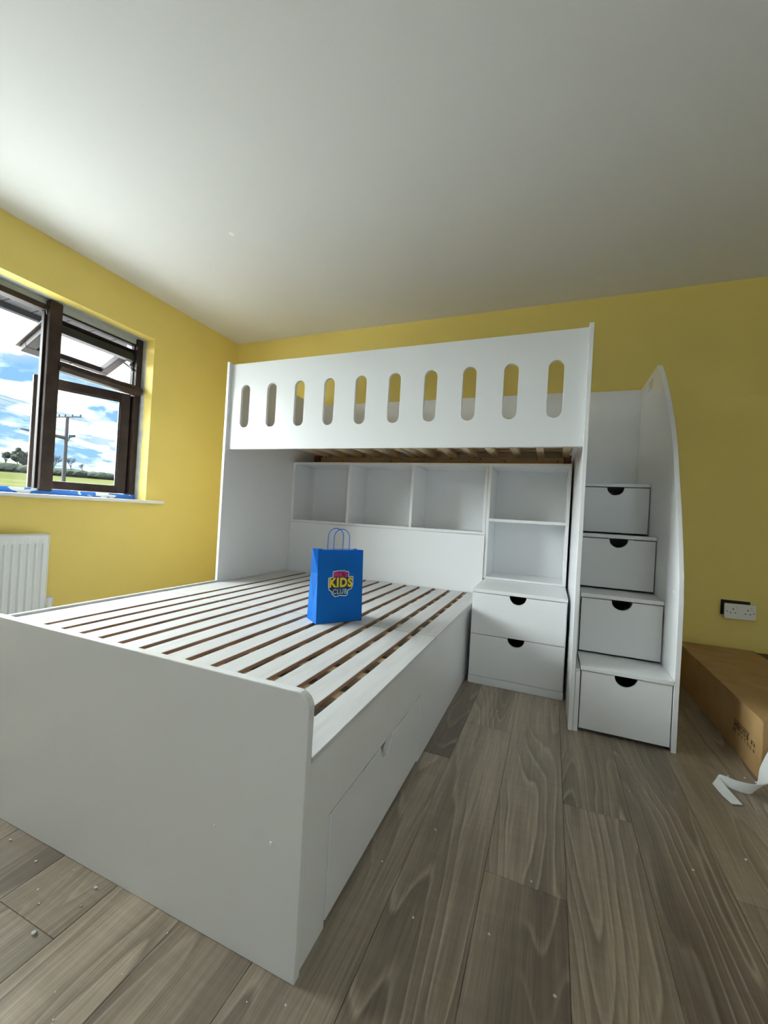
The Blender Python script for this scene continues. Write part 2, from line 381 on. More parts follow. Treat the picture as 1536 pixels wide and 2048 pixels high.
# black gasket lines round the top light opening
boxes('gasket', [(fx0 + .01, fx1 - .03, WY1 - fw - .006, WY1 - fw, 1.72, WZ1 - .046), (fx0 + .01, fx1 - .022, MY1, WY1 - fw, WZ1 - .052, WZ1 - .046)], M_SEAL, win, 0)
# fixed panes
def pane(name, b, parent): return box(name, b, M_GLASS, parent, 0)
pane('pane', (FX - .040, FX - .036, -2.17, MY0, WZ0 + .03, WZ1 - .072), win)
pane('pane', (FX - .040, FX - .036, WY0 + fw, -2.245, WZ0 + .03, WZ1 - .072), win)
boxes('glazing_bead', [(FX - .034, FX - .006, MY0 - .013, MY0, WZ0 + .03, WZ1 - .072), (FX - .034, FX - .006, -2.17, -2.157, WZ0 + .03, WZ1 - .072)], M_SASH, win, .003)
# latch stub hanging at the top of the mullion
bm = bmesh.new(); tube(bm, [(FX + .012, MY0 - .004, WZ1 - .05), (FX + .02, MY0 - .012, WZ1 - .075), (FX + .022, MY0 - .014, WZ1 - .105)], [.006, .009, .003], 6)
link('latch', mesh('latch', bm), M_SEAL, win)
# lower casement, hinged at the right jamb and pushed a little open outward
def rotated(me, M_): me.transform(M_); return me
hinge = Vector((FX - .05, WY1 - fw - .004, 0)); th = math.radians(22)
Rm = Matrix.Translation(hinge) @ Matrix.Rotation(-th, 4, 'Z')
cl = .55; cz0, cz1 = WZ0 + .038, 1.645
def cas(name, bs, m, parent, bev=.004):
    bm = bmesh.new()
    for b in bs: bm_box(bm, *b, bev)
    me = mesh(name, bm); me.transform(Rm); return link(name, me, m, parent)
sash2 = cas('casement', [(-.02, .03, -.062, 0, cz0, cz1), (-.02, .03, -cl, -cl + .062, cz0, cz1), (-.02, .03, -cl + .062, -.062, cz0, cz0 + .055), (-.02, .03, -cl + .062, -.062, cz1 - .062, cz1)], M_FRAME, win)
cas('pane', [(.002, .006, -cl + .05, -.05, cz0 + .045, cz1 - .05)], M_GLASS, sash2, 0)
cas('glazing_bead', [(.008, .024, -.070, -.062, cz0 + .055, cz1 - .062), (.008, .024, -cl + .062, -.070, cz1 - .070, cz1 - .062)], M_SEAL, sash2, .002)
# top light: top-hung sash tilted outward
th2 = math.radians(-66); tl = .34; tw0, tw1 = MY1 - .028, WY1 - fw - .006
R2 = Matrix.Translation(Vector((FX - .05, 0, 1.955))) @ Matrix.Rotation(math.radians(66), 4, 'Y')
def top(name, bs, m, parent, bev=.004):
    bm = bmesh.new()
    for b in bs: bm_box(bm, *b, bev)
    me = mesh(name, bm); me.transform(R2); return link(name, me, m, parent)
# local: sash hangs along -z, inner face towards +x
sash = top('top_light', [(-.02, .025, tw0, tw1, -.055, 0), (-.02, .025, tw0, tw1, -tl, -tl + .062), (-.02, .025, tw0, tw0 + .058, -tl + .062, -.055), (-.02, .025, tw1 - .058, tw1, -tl + .062, -.055)], M_SASH, win)
top('pane', [(.0, .004, tw0 + .05, tw1 - .05, -tl + .055, -.05)], M_GLASS, sash, 0)
top('outer_flange', [(-.034, -.02, tw0 - .016, tw0 + .03, -tl - .016, .008), (-.034, -.02, tw1 - .03, tw1 + .016, -tl - .016, .008), (-.034, -.02, tw0, tw1, -tl - .016, -tl + .03), (-.034, -.02, tw0, tw1, -.03, .008)], M_FRAME, sash, .003)
top('handle_peg', [(.025, .038, tw0 + .28, tw0 + .30, -tl + .012, -tl + .052)], M_PINE, sash, .003)
box('top_rail', (FX - .075, FX - .018, MY1, WY1 - fw, 1.895, 1.95), M_SEAL, sash, .004)
bm = bmesh.new(); tube(bm, [(FX - .03, WY1 - fw - .012, 1.83), (FX - .11, WY1 - fw - .02, 1.885)], .008, 6)
tube(bm, [(FX - .03, WY1 - fw - .012, 1.90), (FX - .05, WY1 - fw - .018, 1.86)], .008, 6)
link('friction_stay', mesh('friction_stay', bm), M_CHROME, win)
# blue tape with smeared paint along the frame foot
tape = box('masking_tape', (FX + .001, FX + .004, WY0 + .05, WY1 - .004, WZ0 + .001, WZ0 + .034), M_TAPE, None, .0005)
props(tape, 'blue masking tape with white paint smears along the foot of the window frame', 'tape')

# unseen window added behind the camera to let in frontal fill light
w2 = thing('fill_window', 'brown framed window added unseen behind the camera for fill light', 'window', ((V2[0] + V2[1]) / 2, FY - .1, V2[2]), kind='structure'); del w2['category']
boxes('outer_frame', [(V2[0], V2[0] + .05, FY - .16, FY - .10, V2[2], V2[3]), (V2[1] - .05, V2[1], FY - .16, FY - .10, V2[2], V2[3]), (V2[0] + .05, V2[1] - .05, FY - .16, FY - .10, V2[2], V2[2] + .05), (V2[0] + .05, V2[1] - .05, FY - .16, FY - .10, V2[3] - .05, V2[3])], M_FRAME, w2, .004)
box('mullion', (3.47, 3.53, FY - .16, FY - .09, V2[2] + .05, V2[3] - .05), M_FRAME, w2, .004)
pane('pane', (V2[0] + .05, 3.47, FY - .132, FY - .128, V2[2] + .05, V2[3] - .05), w2); pane('pane', (3.53, V2[1] - .05, FY - .132, FY - .128, V2[2] + .05, V2[3] - .05), w2)

# ------------------------------------------------------------------ outside: eaves, field, hedge, trees, pole
sof = thing('eaves', 'pale soffit and grey fascia of the roof overhang above the window', 'eaves', (-.5, -2, 2.13))
for i in range(30):
    y = -4.6 + i * .165
    box('soffit_board', (-.64, -WALL_T - .006, y + .004, y + .161, 2.13, 2.145), M_SOFF, sof, .001)
box('fascia', (-.68, -.64, -4.7, .5, 2.09, 2.30), M_FASC, sof, .003)
box('soffit_backing', (-.64, -WALL_T - .006, -4.7, .5, 2.146, 2.156), M_SEAL, sof, 0)

M_GRASS = mat('field_grass', (.17, .22, .06), 1.0, 0.0)
_v = coords(M_GRASS); L(M_GRASS.node_tree, ramp(M_GRASS, noise(M_GRASS, _v, .06, 6, .6), [(.35, (.050, .054, .020)), (.55, (.064, .066, .028)), (.75, (.080, .078, .040))]), bsdf(M_GRASS).inputs['Base Color'])
M_HEDGE = mat('hedge_leaf', (.045, .052, .042), 1.0, 0.0); M_TREE = mat('bare_twigs', (.085, .092, .105), 1.0, 0.0); M_POLE = mat('grey_pole', (.12, .11, .125), 1.0, 0.0); M_WIRE = mat('wire', (.10, .10, .12), .6)
def ground_z(d):
    P = [(0, -.35), (12, -.3), (30, .55), (60, 1.9), (100, 4.2), (125, 5.9), (200, 12.0), (400, 22.0), (900, 30.0)]
    for (a, za_), (b, zb_) in zip(P, P[1:]):
        if d <= b: return za_ + (zb_ - za_) * (d - a) / (b - a)
    return P[-1][1]
C0 = Vector((2.7754, -3.0059, .8714))
bm = bmesh.new(); rows = []
ds = [3.2, 8, 14, 20, 28, 38, 50, 65, 85, 105, 125, 150, 180, 230, 300, 420, 600]
for d in ds:
    r = []
    for i in range(61):
        a = math.radians(80 + 200 * i / 60)
        p = Vector((d * math.cos(a), -2 + d * math.sin(a) * 1.3, 0))
        z = ground_z(d) + (.12 * math.sin(p.y * .05 + d) + .1 * math.sin(p.y * .021)) * min(d / 30, 3)
        r.append(bm.verts.new((min(p.x - .3, -.31), p.y, z)))
    rows.append(r)
for a, b in zip(rows, rows[1:]):
    for i in range(60): bm.faces.new((a[i], a[i + 1], b[i + 1], b[i]))
bmesh.ops.recalc_face_normals(bm, faces=bm.faces)
field = link('field', mesh('field', bm, 60), M_GRASS); props(field, 'bright green grass field sloping up outside the window', 'field'); field['kind'] = 'structure'
M_BOUNCE = mat('bounce_concrete', (.50, .49, .46), .8, .2); L(M_BOUNCE.node_tree, ramp(M_BOUNCE, noise(M_BOUNCE, coords(M_BOUNCE), 2.0, 6), [(.3, (.50, .495, .48)), (.7, (.58, .575, .56))]), bsdf(M_BOUNCE).inputs['Base Color'])  # pale surface for the added ground slabs that bounce daylight
pv = box('bounce_paving', (-12.0, -WALL_T - .01, -9.5, 2.5, -.40, -.16), M_BOUNCE, None, .01); props(pv, 'pale concrete slab added unseen along the house wall to bounce light indoors', 'bounce_paving', kind='structure'); del pv['category']  # added out of view to throw sunlight up onto the ceiling
pv = box('bounce_paving', (-WALL_T, 7.0, -9.5, FY - .25, -.40, -.17), M_BOUNCE, None, .01); props(pv, 'pale concrete slab added unseen behind the house to bounce light indoors', 'bounce_paving', kind='structure'); del pv['category']  # unseen slab added outside the rear fill window
def at(u, v, d):
    dr = CF + CR * ((u - 768) / 827.65) - CU * ((v - 1024) / 827.65); dr.normalize(); return C0 + dr * d
# hedge line
bm = bmesh.new()
hp = [at(u, v, 118) for u, v in ((-160, 925), (-80, 931), (0, 938), (60, 943), (110, 947), (160, 951), (230, 957), (330, 962))]
for i in range(len(hp) - 1):
    for k in range(9):
        p = hp[i].lerp(hp[i + 1], (k + random.random()) / 9)
        r = bmesh.ops.create_icosphere(bm, subdivisions=2, radius=1.0)['verts']
        s = random.uniform(.8, 1.35)
        for v in r: v.co = p + Vector((v.co.x * 1.8 * s, v.co.y * 2.2 * s, v.co.z * 1.1 * s)) * random.uniform(.88, 1.1)
hedge = link('hedge', mesh('hedge', bm), M_HEDGE); props(hedge, 'long dark hedge running across the green field', 'hedge')
def bare_tree(u, v, d, h, label, dense):
    p0 = at(u, v, d); t = thing('tree', label, 'tree', p0, 'trees on the field edge'); rnd = random.Random(int(u * 7 + v))
    bm = bmesh.new()
    def grow(p, dr, ln, rad, lvl):
        q = p + dr * ln; tube(bm, [p, p.lerp(q, .5) + Vector((rnd.uniform(-1, 1), rnd.uniform(-1, 1), 0)) * ln * .05, q], [rad, rad * .85, rad * .65], 4)
        if lvl == 0: return
        for _ in range(4 if lvl > 1 else 5):
            nd = (dr + Vector((rnd.uniform(-1, 1), rnd.uniform(-1, 1), rnd.uniform(-.25, .7))) * .8).normalized()
            grow(p.lerp(q, rnd.uniform(.55, 1)), nd, ln * rnd.uniform(.55, .75), rad * .55, lvl - 1)
    grow(p0 - Vector((0, 0, .5)), Vector((0, 0, 1)), h * .36, h * .028, 4)
    link('branches', mesh('branches', bm), M_TREE, t)
    if dense:
        bm = bmesh.new()
        for _ in range(26):
            c = p0 + Vector((rnd.gauss(0, .24), rnd.gauss(0, .24), .58 + rnd.gauss(0, .15))) * h
            r = bmesh.ops.create_icosphere(bm, subdivisions=2, radius=h * rnd.uniform(.09, .17))['verts']
            for w in r: w.co = w.co * rnd.uniform(.85, 1.12) + c
        link('foliage', mesh('foliage', bm), M_HEDGE, t)
bare_tree(10, 934, 138, 5.6, 'bare tree at the far left of the window view', False)
bare_tree(34, 936, 121, 4.4, 'leafy dark green tree seen through the left window pane', True)
bare_tree(52, 938, 133, 4.2, 'leafy tree close behind the open casement stile', True)
bare_tree(108, 940, 126, 5.0, 'bare tree left of the utility pole', False)
bare_tree(141, 942, 124, 4.8, 'bare tree right of the utility pole', False)
bare_tree(165, 944, 135, 3.4, 'small bare tree standing alone right of the utility pole', False)
# utility pole
pb, pt = at(126.5, 966, 60), at(135, 834, 60)
pole = thing('utility_pole', 'grey wooden utility pole with crossarm and lamp bracket in the field', 'pole', pb)
bm = bmesh.new(); tube(bm, [pb - Vector((0, 0, 1)), pt], [.22, .16], 10); link('post', mesh('post', bm, 40), M_POLE, pole)
side = (at(150, 836, 60) - at(115, 836, 60)).normalized()
bm = bmesh.new(); tube(bm, [pt - side * 1.4, pt + side * 1.3], .06, 6); link('crossarm', mesh('crossarm', bm), M_POLE, pole)
for s in (-1.3, -.75, -.2, .45, 1.2):
    bm = bmesh.new(); tube(bm, [pt + side * s, pt + side * s + Vector((0, 0, .28))], [.06, .09], 6); link('insulator', mesh('insulator', bm), M_POLE, pole)
bm = bmesh.new(); e = at(41, 857, 56); tube(bm, [at(131, 876, 60), at(85, 866, 58), e], [.22, .17, .08], 6); link('lamp_bracket', mesh('lamp_bracket', bm), M_POLE, pole)
bm = bmesh.new(); a = at(134, 876, 60); tube(bm, [a, at(151, 872, 60)], .07, 6)
for u in (139, 143.5, 148): tube(bm, [at(u, 875, 60), at(u + .8, 870, 60)], [.06, .11], 6)
tube(bm, [at(134, 884, 60), at(140, 875, 60)], .05, 5)
link('cable_bracket', mesh('cable_bracket', bm), M_POLE, pole)
for i, (a, b) in enumerate((((-60, 772), (232, 850)), ((-60, 779), (232, 857)), ((-60, 791), (232, 869)), ((-60, 798), (232, 876)), ((-60, 764), (232, 842)))):
    bm = bmesh.new(); A, B = at(*a, 48), at(*b, 75); pts = [A.lerp(B, t / 8) - Vector((0, 0, .25 * math.sin(math.pi * t / 8))) for t in range(9)]
    tube(bm, pts, .016, 4); w = link('overhead_wire', mesh('overhead_wire', bm), M_WIRE)
    props(w, 'thin overhead power wire crossing the sky behind the utility pole', 'wire', 'overhead wires')

# ------------------------------------------------------------------ bunk bed frame
T = .018
XL, XR, YB = .901, 2.901, -1.053
ZT = 1.742
bunk = thing('bunk_bed', 'white high bunk bed frame with slotted guard rail above the shelves', 'bed', (1.9, -.53, 0))
link('side_panel', panel_yz([rect(YB, -.022, 0, ZT)], XL, XL + T), M_WHITE, bunk)
link('side_panel', panel_yz([[(YB, 0), (-.022, 0), (-.022, 1.29), (-.60, 1.29), (-.66, 1.32), (-.72, 1.40), (-.74, ZT - .04), (-.78, ZT), (YB, ZT)]], XR - T, XR), M_WHITE, bunk)
slots = []
for i in range(10):
    c = 1.032 + i * .192; r = .0325
    lp = [(c + r * math.cos(t), 1.601 - r + r * math.sin(t)) for t in [math.pi * k / 12 for k in range(13)]] + [(c + r * math.cos(t), 1.343 + r + r * math.sin(t)) for t in [math.pi + math.pi * k / 12 for k in range(13)]]
    slots.append(lp)
link('guard_rail', panel_xz([rect(XL + T, XR - T, 1.2135, 1.7325)] + slots, -1.031, -1.013), M_WHITE, bunk)
link('back_panel', panel_xz([rect(XL + T, XR - T, 1.20, ZT)], -.040, -.022), M_WHITE, bunk)
CX = [2.836 - .1475 * k for k in range(13)] + [1.866]
me_c = None
for x in CX:
    if me_c is None:
        bm = bmesh.new(); bm_box(bm, -.021, .021, -.478, .478, -.018, .018, .002); me_c = mesh('cross_slat', bm)
    link('cross_slat', me_c, M_PINEY, bunk, (x, -.528, 1.324))
for i in range(9):
    y = -.985 + i * .1085
    box('long_slat', (XL + T + .01, XR - T - .01, y, y + .085, 1.343, 1.358), M_PINE, bunk)
beam = box('rear_beam', (1.0, 2.825, -.072, -.042, 1.262, 1.306), M_BEAM, bunk)
for x, z in ((1.05, 1.296), (1.2, 1.279), (1.45, 1.295), (1.62, 1.277), (1.70, 1.296), (1.88, 1.279), (2.08, 1.297), (2.21, 1.28), (2.29, 1.297), (2.46, 1.282), (2.66, 1.295), (2.79, 1.282)):
    bm = bmesh.new(); tube(bm, [(x, -.0735, z), (x, -.071, z)], .0045, 8); link('screw', mesh('screw', bm), M_BLACK, beam)
box('front_beam', (XL + T + .005, XR - T - .005, -1.012, -.985, 1.255, 1.306), M_BEAM, bunk)
box('corner_block', (2.826, 2.872, -.10, -.042, 1.25, 1.318), M_RED, bunk)
box('corner_block', (.955, 1.0, -.10, -.042, 1.25, 1.318), M_RED, bunk)

# ------------------------------------------------------------------ lower bed
XB = 2.381; YF = -2.344; ZS = .406
bed = thing('lower_bed', 'white low platform bed with slatted base and tall footboard', 'bed', (1.64, -1.35, 0))
fb = [(XL, 0), (XB, 0)] + [(XB - .03 + .03 * math.cos(t), .532 - .03 + .03 * math.sin(t)) for t in [math.pi / 2 * k / 6 for k in range(7)]] + [(XL + .03 - .03 * math.sin(t), .532 - .03 + .03 * math.cos(t)) for t in [math.pi / 2 * k / 6 for k in range(7)]]
fbo = link('footboard', panel_xz([fb], YF, YF + .020, .002), M_WHITE, bed)
for x, z, h in ((2.179, .227, .004), (2.315, .238, .006)): box('foam_speck', (x - .0022, x + .0022, YF - .003, YF, z - h / 2, z + h / 2), M_LWH, fbo, .0005)
link('side_rail', panel_yz([rect(YF + .020, YB - .001, 0, .415)], XL, XL + T), M_WHITE, bed)
link('headboard', panel_xz([rect(XL + T + .001, 2.388, .20, .775)], -.342, -.324), M_WHITE, bed)
DY0, DY1, DZ1 = -2.224, -1.583, .235
side_lp = [(YF + .020, 0), (DY0 - .005, 0), (DY0 - .005, DZ1 + .005), (DY1 + .005, DZ1 + .005), (DY1 + .005, 0), (-.346, 0), (-.346, .392), (YF + .020, .392)]
link('side_panel', panel_yz([side_lp], XB - T - .004, XB - .004), M_WHITE, bed)
r = .0415; cy_ = -1.905
arc = [(cy_ + r * math.cos(t), DZ1 - r * math.sin(t)) for t in [math.pi * i / 16 for i in range(17)]]
dr = link('drawer', panel_yz([[(DY0, .012), (DY1, .012), (DY1, DZ1)] + arc + [(DY0, DZ1)]], XB - T - .004, XB - .004), M_WHITE, bed)
boxes('drawer_box', [(1.85, XB - T - .005, DY0 + .03, DY0 + .042, .03, .17), (1.85, XB - T - .005, DY1 - .042, DY1 - .03, .03, .17), (1.85, XB - T - .005, DY0 + .042, DY1 - .042, .03, .036), (1.85, 1.862, DY0 + .042, DY1 - .042, .036, .17)], M_WHITEB, dr)
# lengthwise slats in two halves, white on top, raw on the long edges
def slat_mesh(w, l, raw_left=True, raw_right=True):
    bm = bmesh.new(); bm_box(bm, -w / 2, w / 2, -l / 2, l / 2, -.012, 0, .001, 1); bm.normal_update()
    for f in bm.faces:
        n = f.normal
        f.material_index = 1 if (n.x > .8 and raw_right) or (n.x < -.8 and raw_left) or n.z < -.8 or abs(n.y) > .8 else 0
    me = mesh('slat', bm); me.materials.append(M_SLAT); me.materials.append(M_EDGE); return me
gaps = [2.288 - .0985 * (13 - k) for k in range(1, 14)]
edges = [XL + T + .004] + [q for g in gaps for q in (g - .0135, g + .0135)] + [XB]
YJ = -1.420; cache = {}
for i in range(14):
    x0, x1 = edges[2 * i], edges[2 * i + 1]
    for (y0, y1) in ((YF + .023, YJ - .0022), (YJ + .0022, -.345)):
        if i == 13 and y1 > -1: y1 = -.345
        key = (round(x1 - x0, 4), round(y1 - y0, 4), i == 13)
        if key not in cache: cache[key] = slat_mesh(x1 - x0, y1 - y0, True, i != 13)
        o = bpy.data.objects.new('slat', cache[key]); COL.objects.link(o); o.parent = bed
        o.location = Vector(((x0 + x1) / 2, (y0 + y1) / 2, ZS)) - ROOT[bed.name]
bm = bmesh.new(); bm_box(bm, XL + T + .01 - 1.64, XB - .03 - 1.64, -.021, .021, -.017, .017, .002); me_b = mesh('cross_slat', bm)
for k in range(13): link('cross_slat', me_b, M_PINE, bed, (1.64, -2.182 + k * .148, ZS - .012 - .0175))
box('centre_beam', (1.62, 1.66, YF + .022, -.345, .29, .352), M_PINE, bed)

# ------------------------------------------------------------------ cubby shelf above the headboard
cub = thing('cubby_shelf', 'white three-compartment cubby shelf above the headboard', 'shelf', (1.65, -.19, .779))
SX0, SX1, SY0, SY1, SZ0, SZ1 = XL + T + .001, 2.388, -.335, -.044, .7765, 1.232
box('bottom_board', (SX0, SX1, SY0, SY1, SZ0, SZ0 + T), M_WHITE, cub)
box('top_board', (SX0, SX1, SY0, SY1, SZ1 - T, SZ1), M_WHITE, cub)
for x in (SX0, 1.394, 1.876, SX1 - T): box('upright', (x, x + T, SY0, SY1, SZ0 + T, SZ1 - T), M_WHITE, cub)
box('back_board', (SX0 + T, SX1 - T, SY1, SY1 + .004, SZ0, SZ1), M_WHITEB, cub, .0005)
for x in (SX0, SX1 - T): box('leg_board', (x, x + T, -.322, SY1, 0, SZ0), M_WHITEB, cub)

# ------------------------------------------------------------------ tower shelf and drawer chest
PX0, PX1, PY, PZ = 2.400, 2.870, -.757, .503
chest = thing('drawer_chest', 'white two-drawer bedside chest with half-moon pulls beside the bed', 'chest', (2.64, -.4, 0))
box('top_board', (PX0, PX1, PY, SY1, PZ - T, PZ), M_WHITE, chest)
box('side_board', (PX0, PX0 + T, PY + T + .002, SY1, 0, PZ - T), M_WHITE, chest)
box('side_board', (PX1 - T, PX1, PY + T + .002, SY1, 0, PZ - T), M_WHITE, chest)
box('plinth', (PX0, PX1, PY + .004, PY + T, 0, .041), M_WHITE, chest)
box('back_board', (PX0 + T, PX1 - T, SY1 - .006, SY1, .02, PZ - T), M_WHITEB, chest)
def drawer(parent, x0, x1, y, z0, z1, depth, cx=None):
    d = link('drawer', panel_xz([notch_front(x0, x1, z0, z1, .0415, cx)], y, y + T), M_WHITE, parent)
    a, b = x0 + .025, x1 - .025; yy = y + T + .001
    boxes('drawer_box', [(a, a + .012, yy, y + depth, z0 + .02, z1 - .06), (b - .012, b, yy, y + depth, z0 + .02, z1 - .06), (a + .012, b - .012, yy, y + depth, z0 + .02, z0 + .026), (a + .012, b - .012, y + depth - .012, y + depth, z0 + .026, z1 - .06)], M_DBOX, d)
drawer(chest, PX0 + .002, PX1 - .004, PY, .0435, .2625, .55)
drawer(chest, PX0 + .002, PX1 - .004, PY, .2655, PZ - T - .003, .55)

tower = thing('shelf_tower', 'white narrow two-compartment shelf standing on the drawer chest', 'shelf', (2.62, -.19, PZ))
TX0, TX1 = 2.3895, 2.870
box('side_board', (TX0, TX0 + T, SY0, SY1, PZ + .001, SZ1 - T), M_WHITE, tower)
box('side_board', (TX1 - T, TX1, SY0, SY1, PZ + .001, SZ1 - T), M_WHITE, tower)
box('top_board', (TX0, TX1, SY0, SY1, SZ1 - T, SZ1), M_WHITE, tower)
box('middle_shelf', (TX0 + T, TX1 - T, SY0 + .003, SY1, .865, .883), M_WHITE, tower)
box('bottom_board', (TX0 + T, TX1 - T, SY0 + .001, SY1, PZ + .001, PZ + .013), M_WHITE, tower)
box('back_board', (TX0 + T, TX1 - T, SY1, SY1 + .004, PZ + .002, SZ1), M_WHITEB, tower, .0005)

# ------------------------------------------------------------------ storage staircase
st = thing('storage_staircase', 'white four-step storage staircase with a drawer in every step', 'staircase', (3.09, -.53, 0))
AX0, AX1 = XR + .001, 3.272
fy = [-1.050, -.845, -.643, -.441]; rise = .277
left = [(fy[0], 0), (-.022, 0), (-.022, 1.108 - .019)]
for k in (3, 2, 1, 0):
    left += [(fy[k] + .022, .280 - .019 + rise * k), (fy[k] + .022, .280 - .019 + rise * (k - 1))] if k else [(fy[0] + .012, .261), (fy[0], .249)]
link('side_panel', panel_yz([left], AX0, AX0 + T), M_WHITE, st)
cur = [(-1.050, 0), (-1.050, .25), (-1.053, .44), (-1.049, .58), (-1.036, .69), (-1.005, .80), (-.957, .95), (-.897, 1.10), (-.845, 1.235), (-.783, 1.355), (-.70, 1.475), (-.61, 1.585), (-.53, 1.675), (-.474, 1.728), (-.452, 1.742), (-.43, 1.746), (-.022, 1.746), (-.022, 0)]
hole = rrect(-.345, -.19, 1.66, 1.716, .012)
sp = link('side_panel', panel_yz([cur, hole], AX1 - T, AX1), M_WHITE, st)
for y, z in ((-.528, 1.582), (-.757, 1.276), (-.899, .939), (-.975, .62)):
    bm = bmesh.new(); tube(bm, [(AX1 - T - .0015, y, z), (AX1 - T + .0005, y, z)], .007, 12); link('screw_cap', mesh('screw_cap', bm), M_SOCK, sp)
link('back_panel', panel_xz([rect(XR - T + .001, AX1 - T, .02, ZT)], -.021, -.004), M_WHITE, st)
for k in range(4):
    y1 = (fy[k + 1] + T + .002) if k < 3 else -.022
    z = .280 + rise * k
    box('tread', (AX0 + T + .001, AX1 - T - .001, fy[k] - (.003 if k == 0 else 0), y1, z - T, z), M_WHITE, st)
    z0 = .016 if k == 0 else .280 + rise * (k - 1) + .009
    drawer(st, AX0 + T + .004, AX1 - T - .004, fy[k] + .004, z0, z - T - .004, .30, 3.09)

# ------------------------------------------------------------------ paper bag
FL, FR = Vector((1.905, -1.532, ZS + .0006)), Vector((2.033, -1.367, ZS + .0006))
ex = (FR - FL).normalized(); ez = Vector((0, 0, 1)); en = ex.cross(ez).normalized()     # en points to the viewer
if en.dot(C0 - FL) < 0: en = -en
BW, BD, BH = .209, .108, .303
bagc = (FL + FR) / 2 - en * BD / 2
bag = thing('paper_bag', 'bright blue paper carrier bag with colourful club logo on the slats', 'bag', bagc)
def bp3(s, n, t): return bagc + ex * s + en * n + ez * t
def quads(name, qs, m, parent, solid=.0006):
    bm = bmesh.new()
    for q in qs:
        bm.faces.new([bm.verts.new(p) for p in q])
    bmesh.ops.remove_doubles(bm, verts=bm.verts, dist=1e-5)
    if solid: 
        bmesh.ops.recalc_face_normals(bm, faces=bm.faces)
        bmesh.ops.solidify(bm, geom=list(bm.faces), thickness=solid)
    return link(name, mesh(name, bm), m, parent)
w, d = BW / 2, BD / 2
tn = d * .62                                 # mouth drawn in a little
F = lambda s, t: bp3(s, d + (tn - d) * t / BH, t)
B = lambda s, t: bp3(s, -(d + (tn - d) * t / BH), t)
def G(sgn, t):                               # gusset fold, pushed in towards the top
    return bp3(sgn * (w - .030 * max(0, (t - .07) / (BH - .07)) - .002), 0, t)
rows_t = [0, .055, .085, .2, BH]
qs = []
for a, b in zip(rows_t, rows_t[1:]):
    qs.append((F(-w, a), F(w, a), F(w, b), F(-w, b))); qs.append((B(w, a), B(-w, a), B(-w, b), B(w, b)))
    for sg in (-1, 1):
        qs.append((F(sg * w, a), G(sg, a), G(sg, b), F(sg * w, b))); qs.append((G(sg, a), B(sg * w, a), B(sg * w, b), G(sg, b)))
qs.append((F(-w, 0), F(w, 0), B(w, 0), B(-w, 0)))
quads('bag_body', qs, M_PAPER, bag, .0005)
# inner white lining strip at the mouth
quads('handle_patch', [(F(-.055, .21) - en * .0018, F(.055, .21) - en * .0018, F(.055, BH - .022) - en * .0018, F(-.055, BH - .022) - en * .0018)], M_CARD, bag, .0006)
quads('inner_lining', [(B(-w + .003, .24) + en * .0015, B(w - .003, .24) + en * .0015, B(w - .003, BH) + en * .0015, B(-w + .003, BH) + en * .0015)], M_PAPERIN, bag, .0004)
for fn, c, s in ((F, .0, -1), (B, .0, 1)):
    pts = []
    for i in range(33):
        a = math.pi * i / 32; x = c - .036 * math.cos(a); t = BH + .052 + .036 * math.sin(a)
        pts.append(fn(x, BH) + en * s * .002 + ez * (t - BH))
    pts = [fn(c - .036, BH - .04) + en * s * .002] + pts + [fn(c + .036, BH - .04) + en * s * .002]
    bm = bmesh.new(); tube(bm, pts, .0017, 8); link('handle', mesh('handle', bm, 60), M_PAPER, bag)
# printed logo: badge outline, lettering
def on_bag(me, s0, t0, lift):
    for v in me.vertices:
        a, b, c = v.co; v.co = F(s0 + a, t0 + b) + en * (lift + c)
    return me
LS, LT = .002, .162
outl = [(578, 330), (600, 312), (655, 318), (690, 300), (890, 300), (925, 318), (985, 326), (1002, 345), (1000, 450), (1060, 447), (1115, 455), (1125, 480), (1112, 560), (1125, 620), (1105, 720), (1060, 780), (990, 800), (975, 915), (930, 945), (830, 938), (770, 925), (720, 945), (650, 958), (600, 920), (560, 870), (548, 822), (490, 790), (467, 720), (460, 500), (480, 472), (575, 462)]
lg = [((x - 795) / 660 * .116, (625 - y) / 660 * .111) for x, y in outl][::-1]
badge = link('logo', on_bag(flat_curve([lg], .0002, 0), LS, LT, .0009), M_LWH, bag); badge['label'] = 'printed club logo in pink, yellow and light blue'
link('badge_fill', on_bag(flat_curve([lg], .0002, 0, -.0032), LS, LT, .0012), M_NAVY, badge)
mk = [((x - 795) / 660 * .116, (625 - y) / 660 * .111) for x, y in ((600, 332), (660, 338), (692, 320), (888, 320), (920, 338), (982, 345), (980, 470), (600, 470))][::-1]
link('word_field', on_bag(flat_curve([mk], .0002, 0), LS, LT, .0014), M_MAG, badge)
def word(txt, cx, cy, width, height, m, off, lift, name='lettering', curve=0.0, shear=0.0):
    c = bpy.data.curves.new('tmp', 'FONT'); c.body = txt; c.size = .04; c.offset = off; c.align_x = 'CENTER'; c.resolution_u = 4; c.space_character = 1.12; c.shear = shear
    o = bpy.data.objects.new('tmp', c); COL.objects.link(o); dg = bpy.context.evaluated_depsgraph_get()
    me = bpy.data.meshes.new_from_object(o.evaluated_get(dg)); bpy.data.objects.remove(o); me.materials.clear()
    xs = [v.co.x for v in me.vertices]; ys = [v.co.y for v in me.vertices]
    sx = width / (max(xs) - min(xs)); sy = height / (max(ys) - min(ys)); x0 = (max(xs) + min(xs)) / 2; y0 = (max(ys) + min(ys)) / 2
    for v in me.vertices:
        a = (v.co.x - x0) * sx; v.co = (a + cx, (v.co.y - y0) * sy + cy - curve * a * a, 0)
    return link(name, on_bag(me, LS, LT, lift), m, badge)
q = lambda x, y: ((x - 795) / 660 * .116, (625 - y) / 660 * .111)
